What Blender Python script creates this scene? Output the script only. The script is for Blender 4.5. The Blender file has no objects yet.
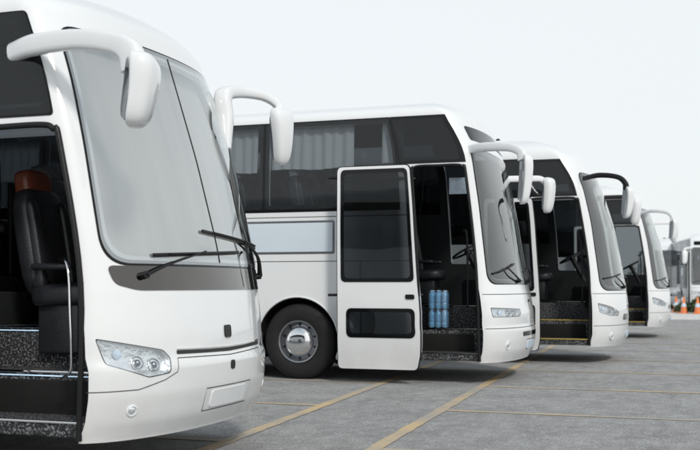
import bpy, bmesh, math, random
import numpy as np
from mathutils import Vector, Matrix, Euler
from mathutils.geometry import tessellate_polygon
random.seed(4)
scn = bpy.context.scene
scn.view_settings.view_transform = 'Standard'
scn.view_settings.look = 'None'
scn.view_settings.exposure = 0
COL = scn.collection

# ------------------------------------------------------------------ materials
def new_mat(name):
    m = bpy.data.materials.new(name); m.use_nodes = True
    nt = m.node_tree; nt.nodes.clear()
    out = nt.nodes.new('ShaderNodeOutputMaterial')
    return m, nt, out
def N(nt, t, **k):
    n = nt.nodes.new(t)
    for a, b in k.items(): setattr(n, a, b)
    return n
def pm(name, col, rough=0.5, metal=0.0, coat=0.0, var=0.06, vscale=4.0, bump=0.0, bscale=60.0, spec=0.5, dirt=0.0, speck=None, stretch=(1, 1, 1), emit=0.0):
    m, nt, out = new_mat(name)
    p = N(nt, 'ShaderNodeBsdfPrincipled')
    nt.links.new(p.outputs[0], out.inputs[0])
    p.inputs['Roughness'].default_value = rough
    p.inputs['Metallic'].default_value = metal
    p.inputs['Coat Weight'].default_value = coat
    p.inputs['Coat Roughness'].default_value = 0.03
    p.inputs['Specular IOR Level'].default_value = spec
    if emit:
        p.inputs['Emission Color'].default_value = (*col, 1); p.inputs['Emission Strength'].default_value = emit
    tc = N(nt, 'ShaderNodeTexCoord')
    mp0 = N(nt, 'ShaderNodeMapping'); mp0.inputs['Scale'].default_value = stretch
    nt.links.new(tc.outputs['Object'], mp0.inputs[0])
    no = N(nt, 'ShaderNodeTexNoise'); no.inputs['Scale'].default_value = vscale; no.inputs['Detail'].default_value = 5
    nt.links.new(mp0.outputs[0], no.inputs['Vector'])
    mx = N(nt, 'ShaderNodeMix', data_type='RGBA')
    c = col
    mx.inputs[6].default_value = (c[0]*(1-var), c[1]*(1-var), c[2]*(1-var), 1)
    mx.inputs[7].default_value = (min(1, c[0]*(1+var)), min(1, c[1]*(1+var)), min(1, c[2]*(1+var)), 1)
    nt.links.new(no.outputs['Fac'], mx.inputs[0])
    last = mx.outputs[2]
    if speck:
        ns = N(nt, 'ShaderNodeTexNoise'); ns.inputs['Scale'].default_value = 60; ns.inputs['Detail'].default_value = 3
        nt.links.new(tc.outputs['Object'], ns.inputs['Vector'])
        r = N(nt, 'ShaderNodeMapRange'); r.inputs[1].default_value = .50; r.inputs[2].default_value = .64
        nt.links.new(ns.outputs['Fac'], r.inputs[0])
        ms = N(nt, 'ShaderNodeMix', data_type='RGBA'); ms.inputs[7].default_value = (*speck, 1)
        nt.links.new(r.outputs[0], ms.inputs[0]); nt.links.new(last, ms.inputs[6]); last = ms.outputs[2]
    if dirt > 0:
        sx = N(nt, 'ShaderNodeSeparateXYZ'); nt.links.new(tc.outputs['Object'], sx.inputs[0])
        mr = N(nt, 'ShaderNodeMapRange'); mr.inputs[1].default_value = 1.1; mr.inputs[2].default_value = 0.25
        mr.inputs[3].default_value = 0.0; mr.inputs[4].default_value = 1.0
        nt.links.new(sx.outputs['Z'], mr.inputs[0])
        n2 = N(nt, 'ShaderNodeTexNoise'); n2.inputs['Scale'].default_value = 2.3; n2.inputs['Detail'].default_value = 9; n2.inputs['Roughness'].default_value = 0.7
        mp = N(nt, 'ShaderNodeMapping'); mp.inputs['Scale'].default_value = (1, 1, 0.6)
        nt.links.new(tc.outputs['Object'], mp.inputs[0]); nt.links.new(mp.outputs[0], n2.inputs['Vector'])
        mu = N(nt, 'ShaderNodeMath', operation='MULTIPLY'); nt.links.new(mr.outputs[0], mu.inputs[0]); nt.links.new(n2.outputs['Fac'], mu.inputs[1])
        mu2 = N(nt, 'ShaderNodeMath', operation='MULTIPLY'); mu2.inputs[1].default_value = dirt
        nt.links.new(mu.outputs[0], mu2.inputs[0])
        m2 = N(nt, 'ShaderNodeMix', data_type='RGBA'); m2.inputs[7].default_value = (0.30, 0.29, 0.27, 1)
        nt.links.new(mu2.outputs[0], m2.inputs[0]); nt.links.new(last, m2.inputs[6]); last = m2.outputs[2]
        ra = N(nt, 'ShaderNodeMath', operation='ADD'); ra.inputs[1].default_value = rough
        nt.links.new(mu2.outputs[0], ra.inputs[0]); nt.links.new(ra.outputs[0], p.inputs['Roughness'])
    nt.links.new(last, p.inputs['Base Color'])
    if bump > 0:
        nb = N(nt, 'ShaderNodeTexNoise'); nb.inputs['Scale'].default_value = bscale; nb.inputs['Detail'].default_value = 4
        nt.links.new(tc.outputs['Object'], nb.inputs['Vector'])
        b = N(nt, 'ShaderNodeBump'); b.inputs['Strength'].default_value = bump; b.inputs['Distance'].default_value = 0.01
        nt.links.new(nb.outputs['Fac'], b.inputs['Height']); nt.links.new(b.outputs[0], p.inputs['Normal'])
    return m
def glass(name, tint, extra=0.0, rough=0.01, refl=(1, 1, 1), dust=0.03, wob=0.25):
    m, nt, out = new_mat(name)
    tr = N(nt, 'ShaderNodeBsdfTransparent'); tr.inputs[0].default_value = (*tint, 1)
    gl = N(nt, 'ShaderNodeBsdfGlossy'); gl.inputs['Roughness'].default_value = rough; gl.inputs[0].default_value = (*refl, 1)
    fr = N(nt, 'ShaderNodeFresnel'); fr.inputs['IOR'].default_value = 1.5
    geo = N(nt, 'ShaderNodeNewGeometry')
    io = N(nt, 'ShaderNodeMapRange'); io.inputs[3].default_value = 1.5; io.inputs[4].default_value = 1/1.5
    nt.links.new(geo.outputs['Backfacing'], io.inputs[0]); nt.links.new(io.outputs[0], fr.inputs['IOR'])
    ad = N(nt, 'ShaderNodeMath', operation='ADD', use_clamp=True); ad.inputs[1].default_value = extra
    nt.links.new(fr.outputs[0], ad.inputs[0])
    tc = N(nt, 'ShaderNodeTexCoord')
    wv = N(nt, 'ShaderNodeTexNoise'); wv.inputs['Scale'].default_value = 1.3; wv.inputs['Detail'].default_value = 1
    nt.links.new(tc.outputs['Object'], wv.inputs['Vector'])
    bp = N(nt, 'ShaderNodeBump'); bp.inputs['Strength'].default_value = wob; bp.inputs['Distance'].default_value = 0.02
    nt.links.new(wv.outputs['Fac'], bp.inputs['Height']); nt.links.new(bp.outputs[0], gl.inputs['Normal'])
    mx = N(nt, 'ShaderNodeMixShader')
    nt.links.new(ad.outputs[0], mx.inputs[0]); nt.links.new(tr.outputs[0], mx.inputs[1]); nt.links.new(gl.outputs[0], mx.inputs[2])
    df = N(nt, 'ShaderNodeBsdfDiffuse'); df.inputs[0].default_value = (0.6, 0.58, 0.55, 1)
    nd = N(nt, 'ShaderNodeTexNoise'); nd.inputs['Scale'].default_value = 3.5; nd.inputs['Detail'].default_value = 8
    nt.links.new(tc.outputs['Object'], nd.inputs['Vector'])
    mu = N(nt, 'ShaderNodeMath', operation='MULTIPLY'); mu.inputs[1].default_value = dust*2
    nt.links.new(nd.outputs['Fac'], mu.inputs[0])
    m2 = N(nt, 'ShaderNodeMixShader'); nt.links.new(mu.outputs[0], m2.inputs[0])
    nt.links.new(mx.outputs[0], m2.inputs[1]); nt.links.new(df.outputs[0], m2.inputs[2])
    nt.links.new(m2.outputs[0], out.inputs[0])
    return m

M = {}
M['white'] = pm('white_paint', (0.78, 0.795, 0.805), 0.16, coat=1.0, var=0.015, vscale=1.5, dirt=0.55)
M['white2'] = pm('white_plastic', (0.76, 0.775, 0.79), 0.2, coat=0.7, var=0.02)
M['panel'] = pm('pale_blue_panel', (0.62, 0.69, 0.76), 0.35, var=0.02)
M['gloss'] = pm('black_gloss', (0.005, 0.006, 0.007), 0.05, coat=0.0, var=0.1, spec=0.3)
M['plastic'] = pm('black_plastic', (0.010, 0.010, 0.011), 0.4, var=0.2, bump=0.1, spec=0.3)
M['seam'] = pm('seam_shadow', (0.05, 0.05, 0.05), 0.8, spec=0.1)  # plain dark matte for panel gaps and the grille slot
M['rubber'] = pm('tyre_rubber', (0.016, 0.016, 0.017), 0.7, var=0.3, vscale=8, bump=0.3, bscale=40, spec=0.3)
M['steel'] = pm('wheel_steel', (0.30, 0.31, 0.33), 0.25, metal=0.9, var=0.2, vscale=9)
M['chrome'] = pm('chrome', (0.80, 0.81, 0.82), 0.07, metal=1.0, var=0.02)
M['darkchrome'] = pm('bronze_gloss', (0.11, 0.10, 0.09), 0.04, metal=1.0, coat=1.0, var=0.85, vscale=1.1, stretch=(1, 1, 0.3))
M['lampref'] = pm('lamp_reflector', (0.80, 0.82, 0.84), 0.15, metal=0.75, var=0.12, vscale=22, bump=0.8, bscale=24)
M['under'] = pm('underbody', (0.012, 0.012, 0.012), 0.8, var=0.3, spec=0.2)
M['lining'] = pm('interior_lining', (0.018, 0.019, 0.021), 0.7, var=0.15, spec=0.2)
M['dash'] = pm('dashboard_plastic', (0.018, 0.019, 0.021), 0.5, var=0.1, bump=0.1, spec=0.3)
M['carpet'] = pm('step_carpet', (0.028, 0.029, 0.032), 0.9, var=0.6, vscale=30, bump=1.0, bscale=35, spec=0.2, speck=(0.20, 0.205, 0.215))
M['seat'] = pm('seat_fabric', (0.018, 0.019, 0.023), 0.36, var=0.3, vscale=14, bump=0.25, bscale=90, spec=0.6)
M['seatgrey'] = pm('seat_cover_grey', (0.27, 0.285, 0.30), 0.6, var=0.2, vscale=14)
M['red'] = pm('red_leather', (0.20, 0.055, 0.03), 0.3, var=0.25, vscale=9, bump=0.2, bscale=60)
M['curtain'] = pm('curtain_fabric', (0.78, 0.79, 0.80), 0.9, var=0.08, vscale=6)
M['shade'] = pm('beige_sunshade', (0.62, 0.60, 0.565), 0.85, var=0.38, vscale=1.4, stretch=(1, 2.6, 0.30))  # streaked pale tone standing in for soft reflections in the windshield
M['yellow'] = pm('yellow_edge', (0.45, 0.33, 0.07), 0.5)
M['mirror'] = pm('mirror_glass', (0.8, 0.82, 0.85), 0.02, metal=1.0, var=0.01)
M['steplight'] = pm('step_light_strip', (0.55, 0.75, 0.95), 0.2, coat=0.5, emit=0.45)
M['redlens'] = pm('red_lens', (0.5, 0.02, 0.02), 0.15, coat=0.5)
M['orange'] = pm('orange_plastic', (0.70, 0.20, 0.06), 0.45)
M['water'] = pm('bottle_plastic', (0.22, 0.42, 0.68), 0.12, coat=0.5, var=0.8, vscale=30)
M['label'] = pm('white_film', (0.56, 0.66, 0.78), 0.2, var=0.3, vscale=25)
M['screenglass'] = glass('windshield_glass', (0.66, 0.70, 0.70), extra=0.11, dust=0.012)
M['filmglass'] = glass('reflective_windshield_glass', (0.74, 0.76, 0.76), extra=0.34, refl=(0.94, 0.97, 0.98), dust=0.01, wob=0.8)
M['tint'] = glass('tinted_side_glass', (0.46, 0.49, 0.51), extra=0.01, dust=0.004, refl=(.8, .82, .84))
M['midtint'] = glass('mid_tinted_glass', (0.20, 0.22, 0.23), extra=0.0, dust=0.004, refl=(.7, .72, .74))
M['darktint'] = glass('dark_tinted_glass', (0.10, 0.11, 0.12), extra=0.01, dust=0.003, refl=(.75, .78, .8))
M['clear'] = glass('lamp_cover', (0.94, 0.96, 0.97), extra=0.05, dust=0.01)
M['wrap'] = glass('blue_shrink_film', (0.70, 0.86, 0.98), extra=0.10, dust=0.06, wob=1.0)

# ------------------------------------------------------------------ mesh helpers
def link(ob, parent=None):
    COL.objects.link(ob)
    if parent is not None: ob.parent = parent
    return ob
def finish(bm, name, mats, parent=None, angle=35, smooth=True):
    me = bpy.data.meshes.new(name); bm.to_mesh(me); bm.free()
    for m in (mats if isinstance(mats, (list, tuple)) else [mats]): me.materials.append(M[m] if isinstance(m, str) else m)
    if smooth:
        me.shade_smooth(); me.set_sharp_from_angle(angle=math.radians(angle))
    return link(bpy.data.objects.new(name, me), parent)
def merge(bm, b2, mt, mi=0):
    vm = {}
    for v in b2.verts: vm[v] = bm.verts.new(mt @ v.co)
    for f in b2.faces:
        nf = bm.faces.new([vm[v] for v in f.verts]); nf.material_index = mi if mi else f.material_index
    b2.free()
def bm_box(bm, size, loc, rot=(0, 0, 0), bevel=0.0, seg=3, mi=0):
    b2 = bmesh.new()
    bmesh.ops.create_cube(b2, size=1)
    bmesh.ops.scale(b2, vec=size, verts=b2.verts)
    if bevel > 0:
        bmesh.ops.bevel(b2, geom=b2.edges[:] , offset=bevel, segments=seg, profile=0.5, affect='EDGES')
    merge(bm, b2, Matrix.Translation(loc) @ Euler(rot).to_matrix().to_4x4(), mi)
def box(name, mat, parent, x0, x1, y0, y1, z0, z1, bevel=0.01, rot=(0, 0, 0)):
    bm = bmesh.new()
    bm_box(bm, (x1-x0, y1-y0, z1-z0), ((x0+x1)/2, (y0+y1)/2, (z0+z1)/2), rot, bevel)
    return finish(bm, name, mat, parent)
def catmull(pts, n=8):
    P = [Vector(p) for p in pts]; P = [2*P[0]-P[1]] + P + [2*P[-1]-P[-2]]
    out = []
    for i in range(1, len(P)-2):
        for k in range(n):
            t = k/n; a, b, c, d = P[i-1], P[i], P[i+1], P[i+2]
            out.append(0.5*((2*b)+(c-a)*t+(2*a-5*b+4*c-d)*t*t+(3*b-a-3*c+d)*t**3))
    out.append(P[-2]); return out
def bm_tube(bm, pts, rad, seg=10, smooth=6, asp=1.0, mi=0, ex=1.0):
    n0 = len(pts)
    C = catmull(pts, smooth) if smooth > 1 and n0 > 1 else [Vector(p) for p in pts]
    if not isinstance(rad, (list, tuple)): rad = [rad]*n0
    tt = np.linspace(0, n0-1, len(C)); R = np.interp(tt, range(n0), rad)
    T = [(C[min(i+1, len(C)-1)]-C[max(i-1, 0)]).normalized() for i in range(len(C))]
    up = Vector((0, 0, 1)) if abs(T[0].z) < 0.9 else Vector((1, 0, 0))
    a = up.cross(T[0]).normalized(); rings = []
    def sp(v): return math.copysign(abs(v)**ex, v)
    for i, c in enumerate(C):
        a = (a - T[i]*a.dot(T[i])).normalized(); b = T[i].cross(a)
        rings.append([bm.verts.new(c + a*sp(math.cos(q))*R[i] + b*sp(math.sin(q))*R[i]*asp) for q in [2*math.pi*k/seg for k in range(seg)]])
    for i in range(len(rings)-1):
        for k in range(seg):
            f = bm.faces.new((rings[i][k], rings[i][(k+1) % seg], rings[i+1][(k+1) % seg], rings[i+1][k])); f.material_index = mi
    bm.faces.new(rings[0][::-1]).material_index = mi; bm.faces.new(rings[-1]).material_index = mi
def tube(name, mat, parent, pts, rad, seg=10, smooth=6, asp=1.0, ex=1.0):
    bm = bmesh.new(); bm_tube(bm, pts, rad, seg, smooth, asp, 0, ex)
    return finish(bm, name, mat, parent, 50)
def bm_lathe(bm, prof, mt, seg=40, mi=0):
    rings = []
    for r, h in prof:
        if r < 1e-5: rings.append([bm.verts.new(mt @ Vector((0, 0, h)))])
        else: rings.append([bm.verts.new(mt @ Vector((r*math.cos(2*math.pi*k/seg), r*math.sin(2*math.pi*k/seg), h))) for k in range(seg)])
    for a, b in zip(rings, rings[1:]):
        for k in range(seg):
            q = [a[k % len(a)], a[(k+1) % len(a)], b[(k+1) % len(b)], b[k % len(b)]]
            u = []
            for v in q:
                if v not in u: u.append(v)
            if len(u) > 2:
                f = bm.faces.new(u); f.material_index = mi
def round_poly(pts, r, n=6):
    out = []; L = len(pts)
    if not isinstance(r, (list, tuple)): r = [r]*L
    for i in range(L):
        p = Vector(pts[i]); a = Vector(pts[i-1])-p; b = Vector(pts[(i+1) % L])-p
        la, lb = a.length, b.length; rr = min(r[i], la*0.49, lb*0.49)
        if rr < 1e-4: out.append((p.x, p.y)); continue
        p0 = p + a/la*rr; p1 = p + b/lb*rr
        for k in range(n+1):
            t = k/n; q = p0*(1-t)**2 + p*2*t*(1-t) + p1*t*t
            out.append((q.x, q.y))
    return out
def strip_poly(pts, w):
    P = [Vector(p) for p in pts]; L, R = [], []
    for i, p in enumerate(P):
        t = (P[min(i+1, len(P)-1)]-P[max(i-1, 0)]).normalized(); n = Vector((-t.y, t.x))
        L.append(p+n*w/2); R.append(p-n*w/2)
    return [(q.x, q.y) for q in R] + [(q.x, q.y) for q in L[::-1]]

# ------------------------------------------------------------------ coach surface
class Surf:
    def __init__(s, W=1.25, L=0.35, bow=0.15, n=3.0, f=(), hw=(), vs=3.05, H=3.4, RB=0.7, m=2.4, zb=0.28, k=0.3):
        s.W, s.NL, s.vs, s.H, s.RB, s.m, s.zb, s.k = W, L+bow, vs, H, RB, m, zb, k
        y = W*np.sin(np.linspace(0, math.pi/2, 4000))**(2/n); y[-1] = W
        x = -bow*(y/W)**2 - L*(1-np.clip(1-(y/W)**n, 0, 1)**(1/n))
        d = np.concatenate([[0], np.cumsum(np.hypot(np.diff(x), np.diff(y)))])
        s.tx, s.ty, s.td, s.A = x, y, d, d[-1]
        zz = np.linspace(0, vs+0.5, 700)
        def sm(c, w):
            q = np.interp(zz, [a for a, b in c], [b for a, b in c]); kk = np.ones(w)/w
            q = np.convolve(np.pad(q, w//2, mode='edge'), kk, 'valid'); return q
        a, b = sm(f, 41), sm(f, 9); t = np.clip((zz-1.15)/0.3, 0, 1)
        s.zz, s.ft, s.ht = zz, a*t+b*(1-t), sm(hw, 41)
        s.c = (f[-1][1]-f[-2][1])/(f[-1][0]-f[-2][0])
        s.vmax = vs+1.0
    def ref(s, q):
        a = abs(q); sg = 1 if q >= 0 else -1
        if a <= s.A: return float(np.interp(a, s.td, s.tx)), sg*float(np.interp(a, s.td, s.ty))
        return -s.NL-(a-s.A), sg*s.W
    def sx(s, x, side=-1):
        if x < -s.NL: return side*(s.A+(-x-s.NL))
        return side*float(np.interp(-x, -s.tx, s.td))
    def sy(s, y): return math.copysign(float(np.interp(abs(y), s.ty, s.td)), y)
    def P(s, q, v):
        xr, yr = s.ref(q)
        if v <= s.vs:
            z = v; f = float(np.interp(v, s.zz, s.ft)); hw = float(np.interp(v, s.zz, s.ht))
        else:
            ph = min(1.0, v-s.vs)*math.pi/2; h0 = float(np.interp(s.vs, s.zz, s.ht))
            cc = max(0.0, math.cos(ph))**(2/s.m); ss = max(0.0, math.sin(ph))**(2/s.m)
            hw = h0*cc; z = s.vs+(s.H-s.vs)*ss
            f = float(np.interp(s.vs, s.zz, s.ft)) + s.c*(z-s.vs) - s.RB*(1-cc)
        g = min(1, max(0, (v-(s.vs-0.65))/0.95)); g = g*g*(3-2*g)
        t = min(1, max(0, (xr+2.6)/2.6)); b = t*t*(3-2*t)*(1-s.k*(1-g)*(abs(yr)/s.W)**2.5)
        return Vector((xr+f*b, yr*hw/s.W, z))
    def nrm(s, q, v):
        e = 2e-3
        dq = s.P(q+e, v)-s.P(q-e, v); v1 = min(v+e, s.vmax); dv = s.P(q, v1)-s.P(q, v-e)
        n = dq.cross(dv)
        if n.length < 1e-9 or v > s.vmax-0.004: return Vector((0, 0, 1))
        return n.normalized()
    def O(s, q, v, o): return s.P(q, v)+s.nrm(q, v)*o
    def frame(s, q, v, o=0.0):
        n = s.nrm(q, v); a = Vector((0, 0, 1)).cross(n).normalized(); b = n.cross(a)
        mt = Matrix((a, b, n)).transposed().to_4x4(); mt.translation = s.P(q, v)+n*o
        return mt

def patch(name, S, outer, mat, parent, holes=(), off=0.0, thick=0.02, back=False, fine=1.0, flip=False):
    polys = [[Vector((a, b, 0)) for a, b in outer]] + [[Vector((a, b, 0)) for a, b in h] for h in holes]
    flat = [p for pl in polys for p in pl]
    bm = bmesh.new(); vs = [bm.verts.new(p) for p in flat]
    for t in tessellate_polygon(polys):
        a, b, c = (flat[i] for i in t)
        ar = (b-a).cross(c-a).z
        if abs(ar) < 1e-10: continue
        try: bm.faces.new([vs[i] for i in (t if ar > 0 else t[::-1])])
        except ValueError: pass
    s0 = min(p.x for p in flat); s1 = max(p.x for p in flat); v0 = min(p.y for p in flat); v1 = max(p.y for p in flat)
    cuts = []; g = S.A
    grid = []
    a = 0.0
    while a < g+11.5:
        grid.append(a)
        if a < g-0.75: a += 0.09*fine
        elif a < g+0.02: a += 0.03*fine
        elif a < g+2.2: a += 0.15*fine
        else: a += 1.2
    for a in grid:
        for z in ((a, -a) if a else (a,)):
            if s0+1e-3 < z < s1-1e-3: cuts.append(((z, 0, 0), (1, 0, 0)))
    z = 0.05
    while z < S.vmax:
        if v0+1e-3 < z < v1-1e-3: cuts.append(((0, z, 0), (0, 1, 0)))
        if z < 1.3 and fine < 1.2: z += 0.045
        else: z += (0.11 if z < S.vs-0.05 else 0.04)*fine
    for co, no in cuts:
        bmesh.ops.bisect_plane(bm, geom=bm.verts[:]+bm.edges[:]+bm.faces[:], plane_co=co, plane_no=no, dist=1e-5)
    bmesh.ops.remove_doubles(bm, verts=bm.verts[:], dist=1e-5)
    bm.verts.ensure_lookup_table(); bm.verts.index_update()
    V = []; NN = []; F = []
    for v in bm.verts:
        n = S.nrm(v.co.x, v.co.y); V.append(S.P(v.co.x, v.co.y)+n*off); NN.append(-n if flip else n)
    for f in bm.faces:
        ids = [v.index for v in f.verts]; F.append(ids[::-1] if flip else ids)
    nb = len(V); base = [v.co.copy() for v in bm.verts]; nf = len(F)
    if back:
        for c in base:
            n = S.nrm(c.x, c.y); V.append(S.P(c.x, c.y)+n*(off-thick)); NN.append(-n)
        for i in range(nf): F.append([k+nb for k in F[i][::-1]])
    if thick > 0:
        mp = {}
        def dup(i):
            if i not in mp:
                c = base[i]; n = S.nrm(c.x, c.y); mp[i] = len(V)
                V.append(S.P(c.x, c.y)+n*off); NN.append(Vector((0, 0, 0)))
                V.append(S.P(c.x, c.y)+n*(off-thick)); NN.append(Vector((0, 0, 0)))
            return mp[i]
        for e in bm.edges:
            if len(e.link_faces) == 1:
                lp = e.link_loops[0]; i, j = lp.vert.index, lp.link_loop_next.vert.index
                a, b = dup(i), dup(j); F.append([b, a, a+1, b+1])
    bm.free()
    me = bpy.data.meshes.new(name); me.from_pydata([tuple(v) for v in V], [], F); me.update()
    me.shade_smooth()
    try: me.normals_split_custom_set_from_vertices([tuple(n) for n in NN])
    except Exception as ex: print('norm', ex)
    me.materials.append(M[mat])
    return link(bpy.data.objects.new(name, me), parent)

# ------------------------------------------------------------------ shared part meshes
def puff(bm, size, loc, rot=(0, 0, 0)):
    b2 = bmesh.new(); bmesh.ops.create_cube(b2, size=1)
    bmesh.ops.subdivide_edges(b2, edges=b2.edges[:], cuts=5, use_grid_fill=True)
    for v in b2.verts:
        q = v.co*2
        n = (abs(q.x)**4.5+abs(q.y)**4.5+abs(q.z)**4.5)**(1/4.5)
        v.co = q/n*max(abs(q.x), abs(q.y), abs(q.z))*0.5*1.06
    bmesh.ops.scale(b2, vec=size, verts=b2.verts)
    merge(bm, b2, Matrix.Translation(loc) @ Euler(rot).to_matrix().to_4x4())
def make_seat(parent, loc, hr='seatgrey', hs=(0.13, 0.29, 0.19)):
    bm = bmesh.new()
    puff(bm, (0.48, 0.46, 0.16), (0, 0, 0.42), (0, -0.05, 0))
    puff(bm, (0.17, 0.46, 0.76), (-0.27, 0, 0.80), (0, -0.17, 0))
    puff(bm, (0.06, 0.28, 0.54), (-0.200, 0, 0.78), (0, -0.17, 0))
    for k in (-0.185, 0.185): puff(bm, (0.13, 0.09, 0.62), (-0.215, k, 0.78), (0, -0.17, 0))
    bm_box(bm, (0.34, 0.36, 0.36), (-0.02, 0, 0.18), (0, 0, 0), 0.02)
    for k in (-0.25, 0.25): bm_box(bm, (0.34, 0.05, 0.05), (-0.02, k, 0.62), (0, 0, 0), 0.022)
    s = finish(bm, 'seat', 'seat', parent, 60); s.location = loc
    bm = bmesh.new(); puff(bm, hs, (-0.350, 0, 1.105+hs[2]/2), (0, -0.12, 0))
    finish(bm, 'headrest', hr, s, 80)
    return s
def copy_tree(root, par=None):
    n = root.copy(); COL.objects.link(n); n.parent = par
    for c in root.children: copy_tree(c, n)
    return n
def make_wheel(parent, x, y, far, chrome):
    rt = bpy.data.objects.new('wheel', None); rt.empty_display_size = 0.3; link(rt, parent)
    mt = Matrix.Rotation(math.radians(90), 4, 'X')
    bm = bmesh.new()
    prof = [(0.285, -0.05), (0.295, -0.005), (0.32, 0.008), (0.39, 0.014), (0.44, 0.008), (0.480, -0.008), (0.502, -0.03), (0.512, -0.05)]
    for k in range(4):
        y0 = -0.055-k*0.055; prof += [(0.515, y0), (0.515, y0-0.04), (0.503, y0-0.043), (0.503, y0-0.052)]
    prof += [(0.515, -0.28), (0.48, -0.30), (0.28, -0.31)]
    bm_lathe(bm, prof, mt, 64)
    finish(bm, 'tyre', 'rubber', rt, 30)
    bm = bmesh.new()
    bm_lathe(bm, [(0.19, -0.045), (0.21, -0.052), (0.245, -0.060), (0.258, -0.045), (0.268, 0.004), (0.288, 0.012), (0.295, 0.0), (0.296, -0.06), (0.29, -0.28), (0, -0.28)], mt, 64)
    for k in range(10):
        a = 2*math.pi*k/10+math.pi/10
        m2 = mt @ Matrix.Translation((0.228*math.cos(a), 0.228*math.sin(a), -0.054)) @ Matrix.Rotation(a, 4, 'Z')
        bm_lathe(bm, [(0.017, 0.0), (0.016, 0.006), (0, 0.006)], m2, 12, mi=1)
    finish(bm, 'rim', [chrome, 'plastic'], rt, 30)
    bm = bmesh.new()
    bm_lathe(bm, [(0, 0.056), (0.05, 0.054), (0.10, 0.044), (0.14, 0.030), (0.17, 0.012), (0.19, -0.006), (0.205, -0.026), (0.207, -0.05)], mt, 64)
    finish(bm, 'hub_cap', 'chrome', rt, 40)
    rt.location = (x, y, 0.512)
    if far: rt.rotation_euler = (0, 0, math.pi)
    return rt
def make_mirror(parent, S, path, rads, head, hs, armmat='white2', yaw=0.0, headmat='white2', asp=1.5, tilt=0.0, taper=0.10, lean=0.06):
    rt = bpy.data.objects.new('wing_mirror', None); rt.empty_display_size = 0.2; link(rt, parent)
    path = [S.O(S.sy(p[1]), p[2], p[3]) if p[0] == 'S' else p for p in path]
    tube('mirror_arm', armmat, rt, path, rads, 20, 8, asp, 0.6)
    bm = bmesh.new(); hx, hd, hz = hs; seg = 32; rings = []
    T = np.sin(np.linspace(-1, 1, 27)*math.pi/2)
    for t in T:
        k = (1-min(1, abs(t))**5.5)**(1/3.6) if abs(t) < 1 else 0.0
        k = max(k, 0.02); w = hx*k*(1+taper*t); d = hd*k*(1+0.15*t)
        ring = []
        for i in range(seg):
            a = 2*math.pi*i/seg; ca, sa = math.cos(a), math.sin(a)
            ex = 0.5
            px = math.copysign(abs(ca)**ex, ca)*w; py = math.copysign(abs(sa)**(ex+.2), sa)*d
            if py < 0: py *= 0.30
            py += 0.02*(1-t*t)
            ring.append(bm.verts.new((py, px, t*hz)))
        rings.append(ring)
    for a, b in zip(rings, rings[1:]):
        for i in range(seg): bm.faces.new((a[i], a[(i+1) % seg], b[(i+1) % seg], b[i]))
    bm.faces.new(rings[0][::-1]); bm.faces.new(rings[-1])
    bmesh.ops.recalc_face_normals(bm, faces=bm.faces[:])
    rot = (tilt, lean, yaw)
    h = finish(bm, 'mirror_housing', headmat, rt, 60); h.location = head; h.rotation_euler = rot
    bm = bmesh.new()
    o = round_poly([(-hx*0.78, -hz*0.82), (hx*0.78, -hz*0.82), (hx*0.85, hz*0.82), (-hx*0.85, hz*0.82)], 0.06)
    vv = [bm.verts.new((-hd*0.30-0.006, a, b)) for a, b in o]; bm.faces.new(vv[::-1])
    g = finish(bm, 'mirror_glass', 'mirror', rt, smooth=False); g.location = head; g.rotation_euler = rot
    return rt

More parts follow.
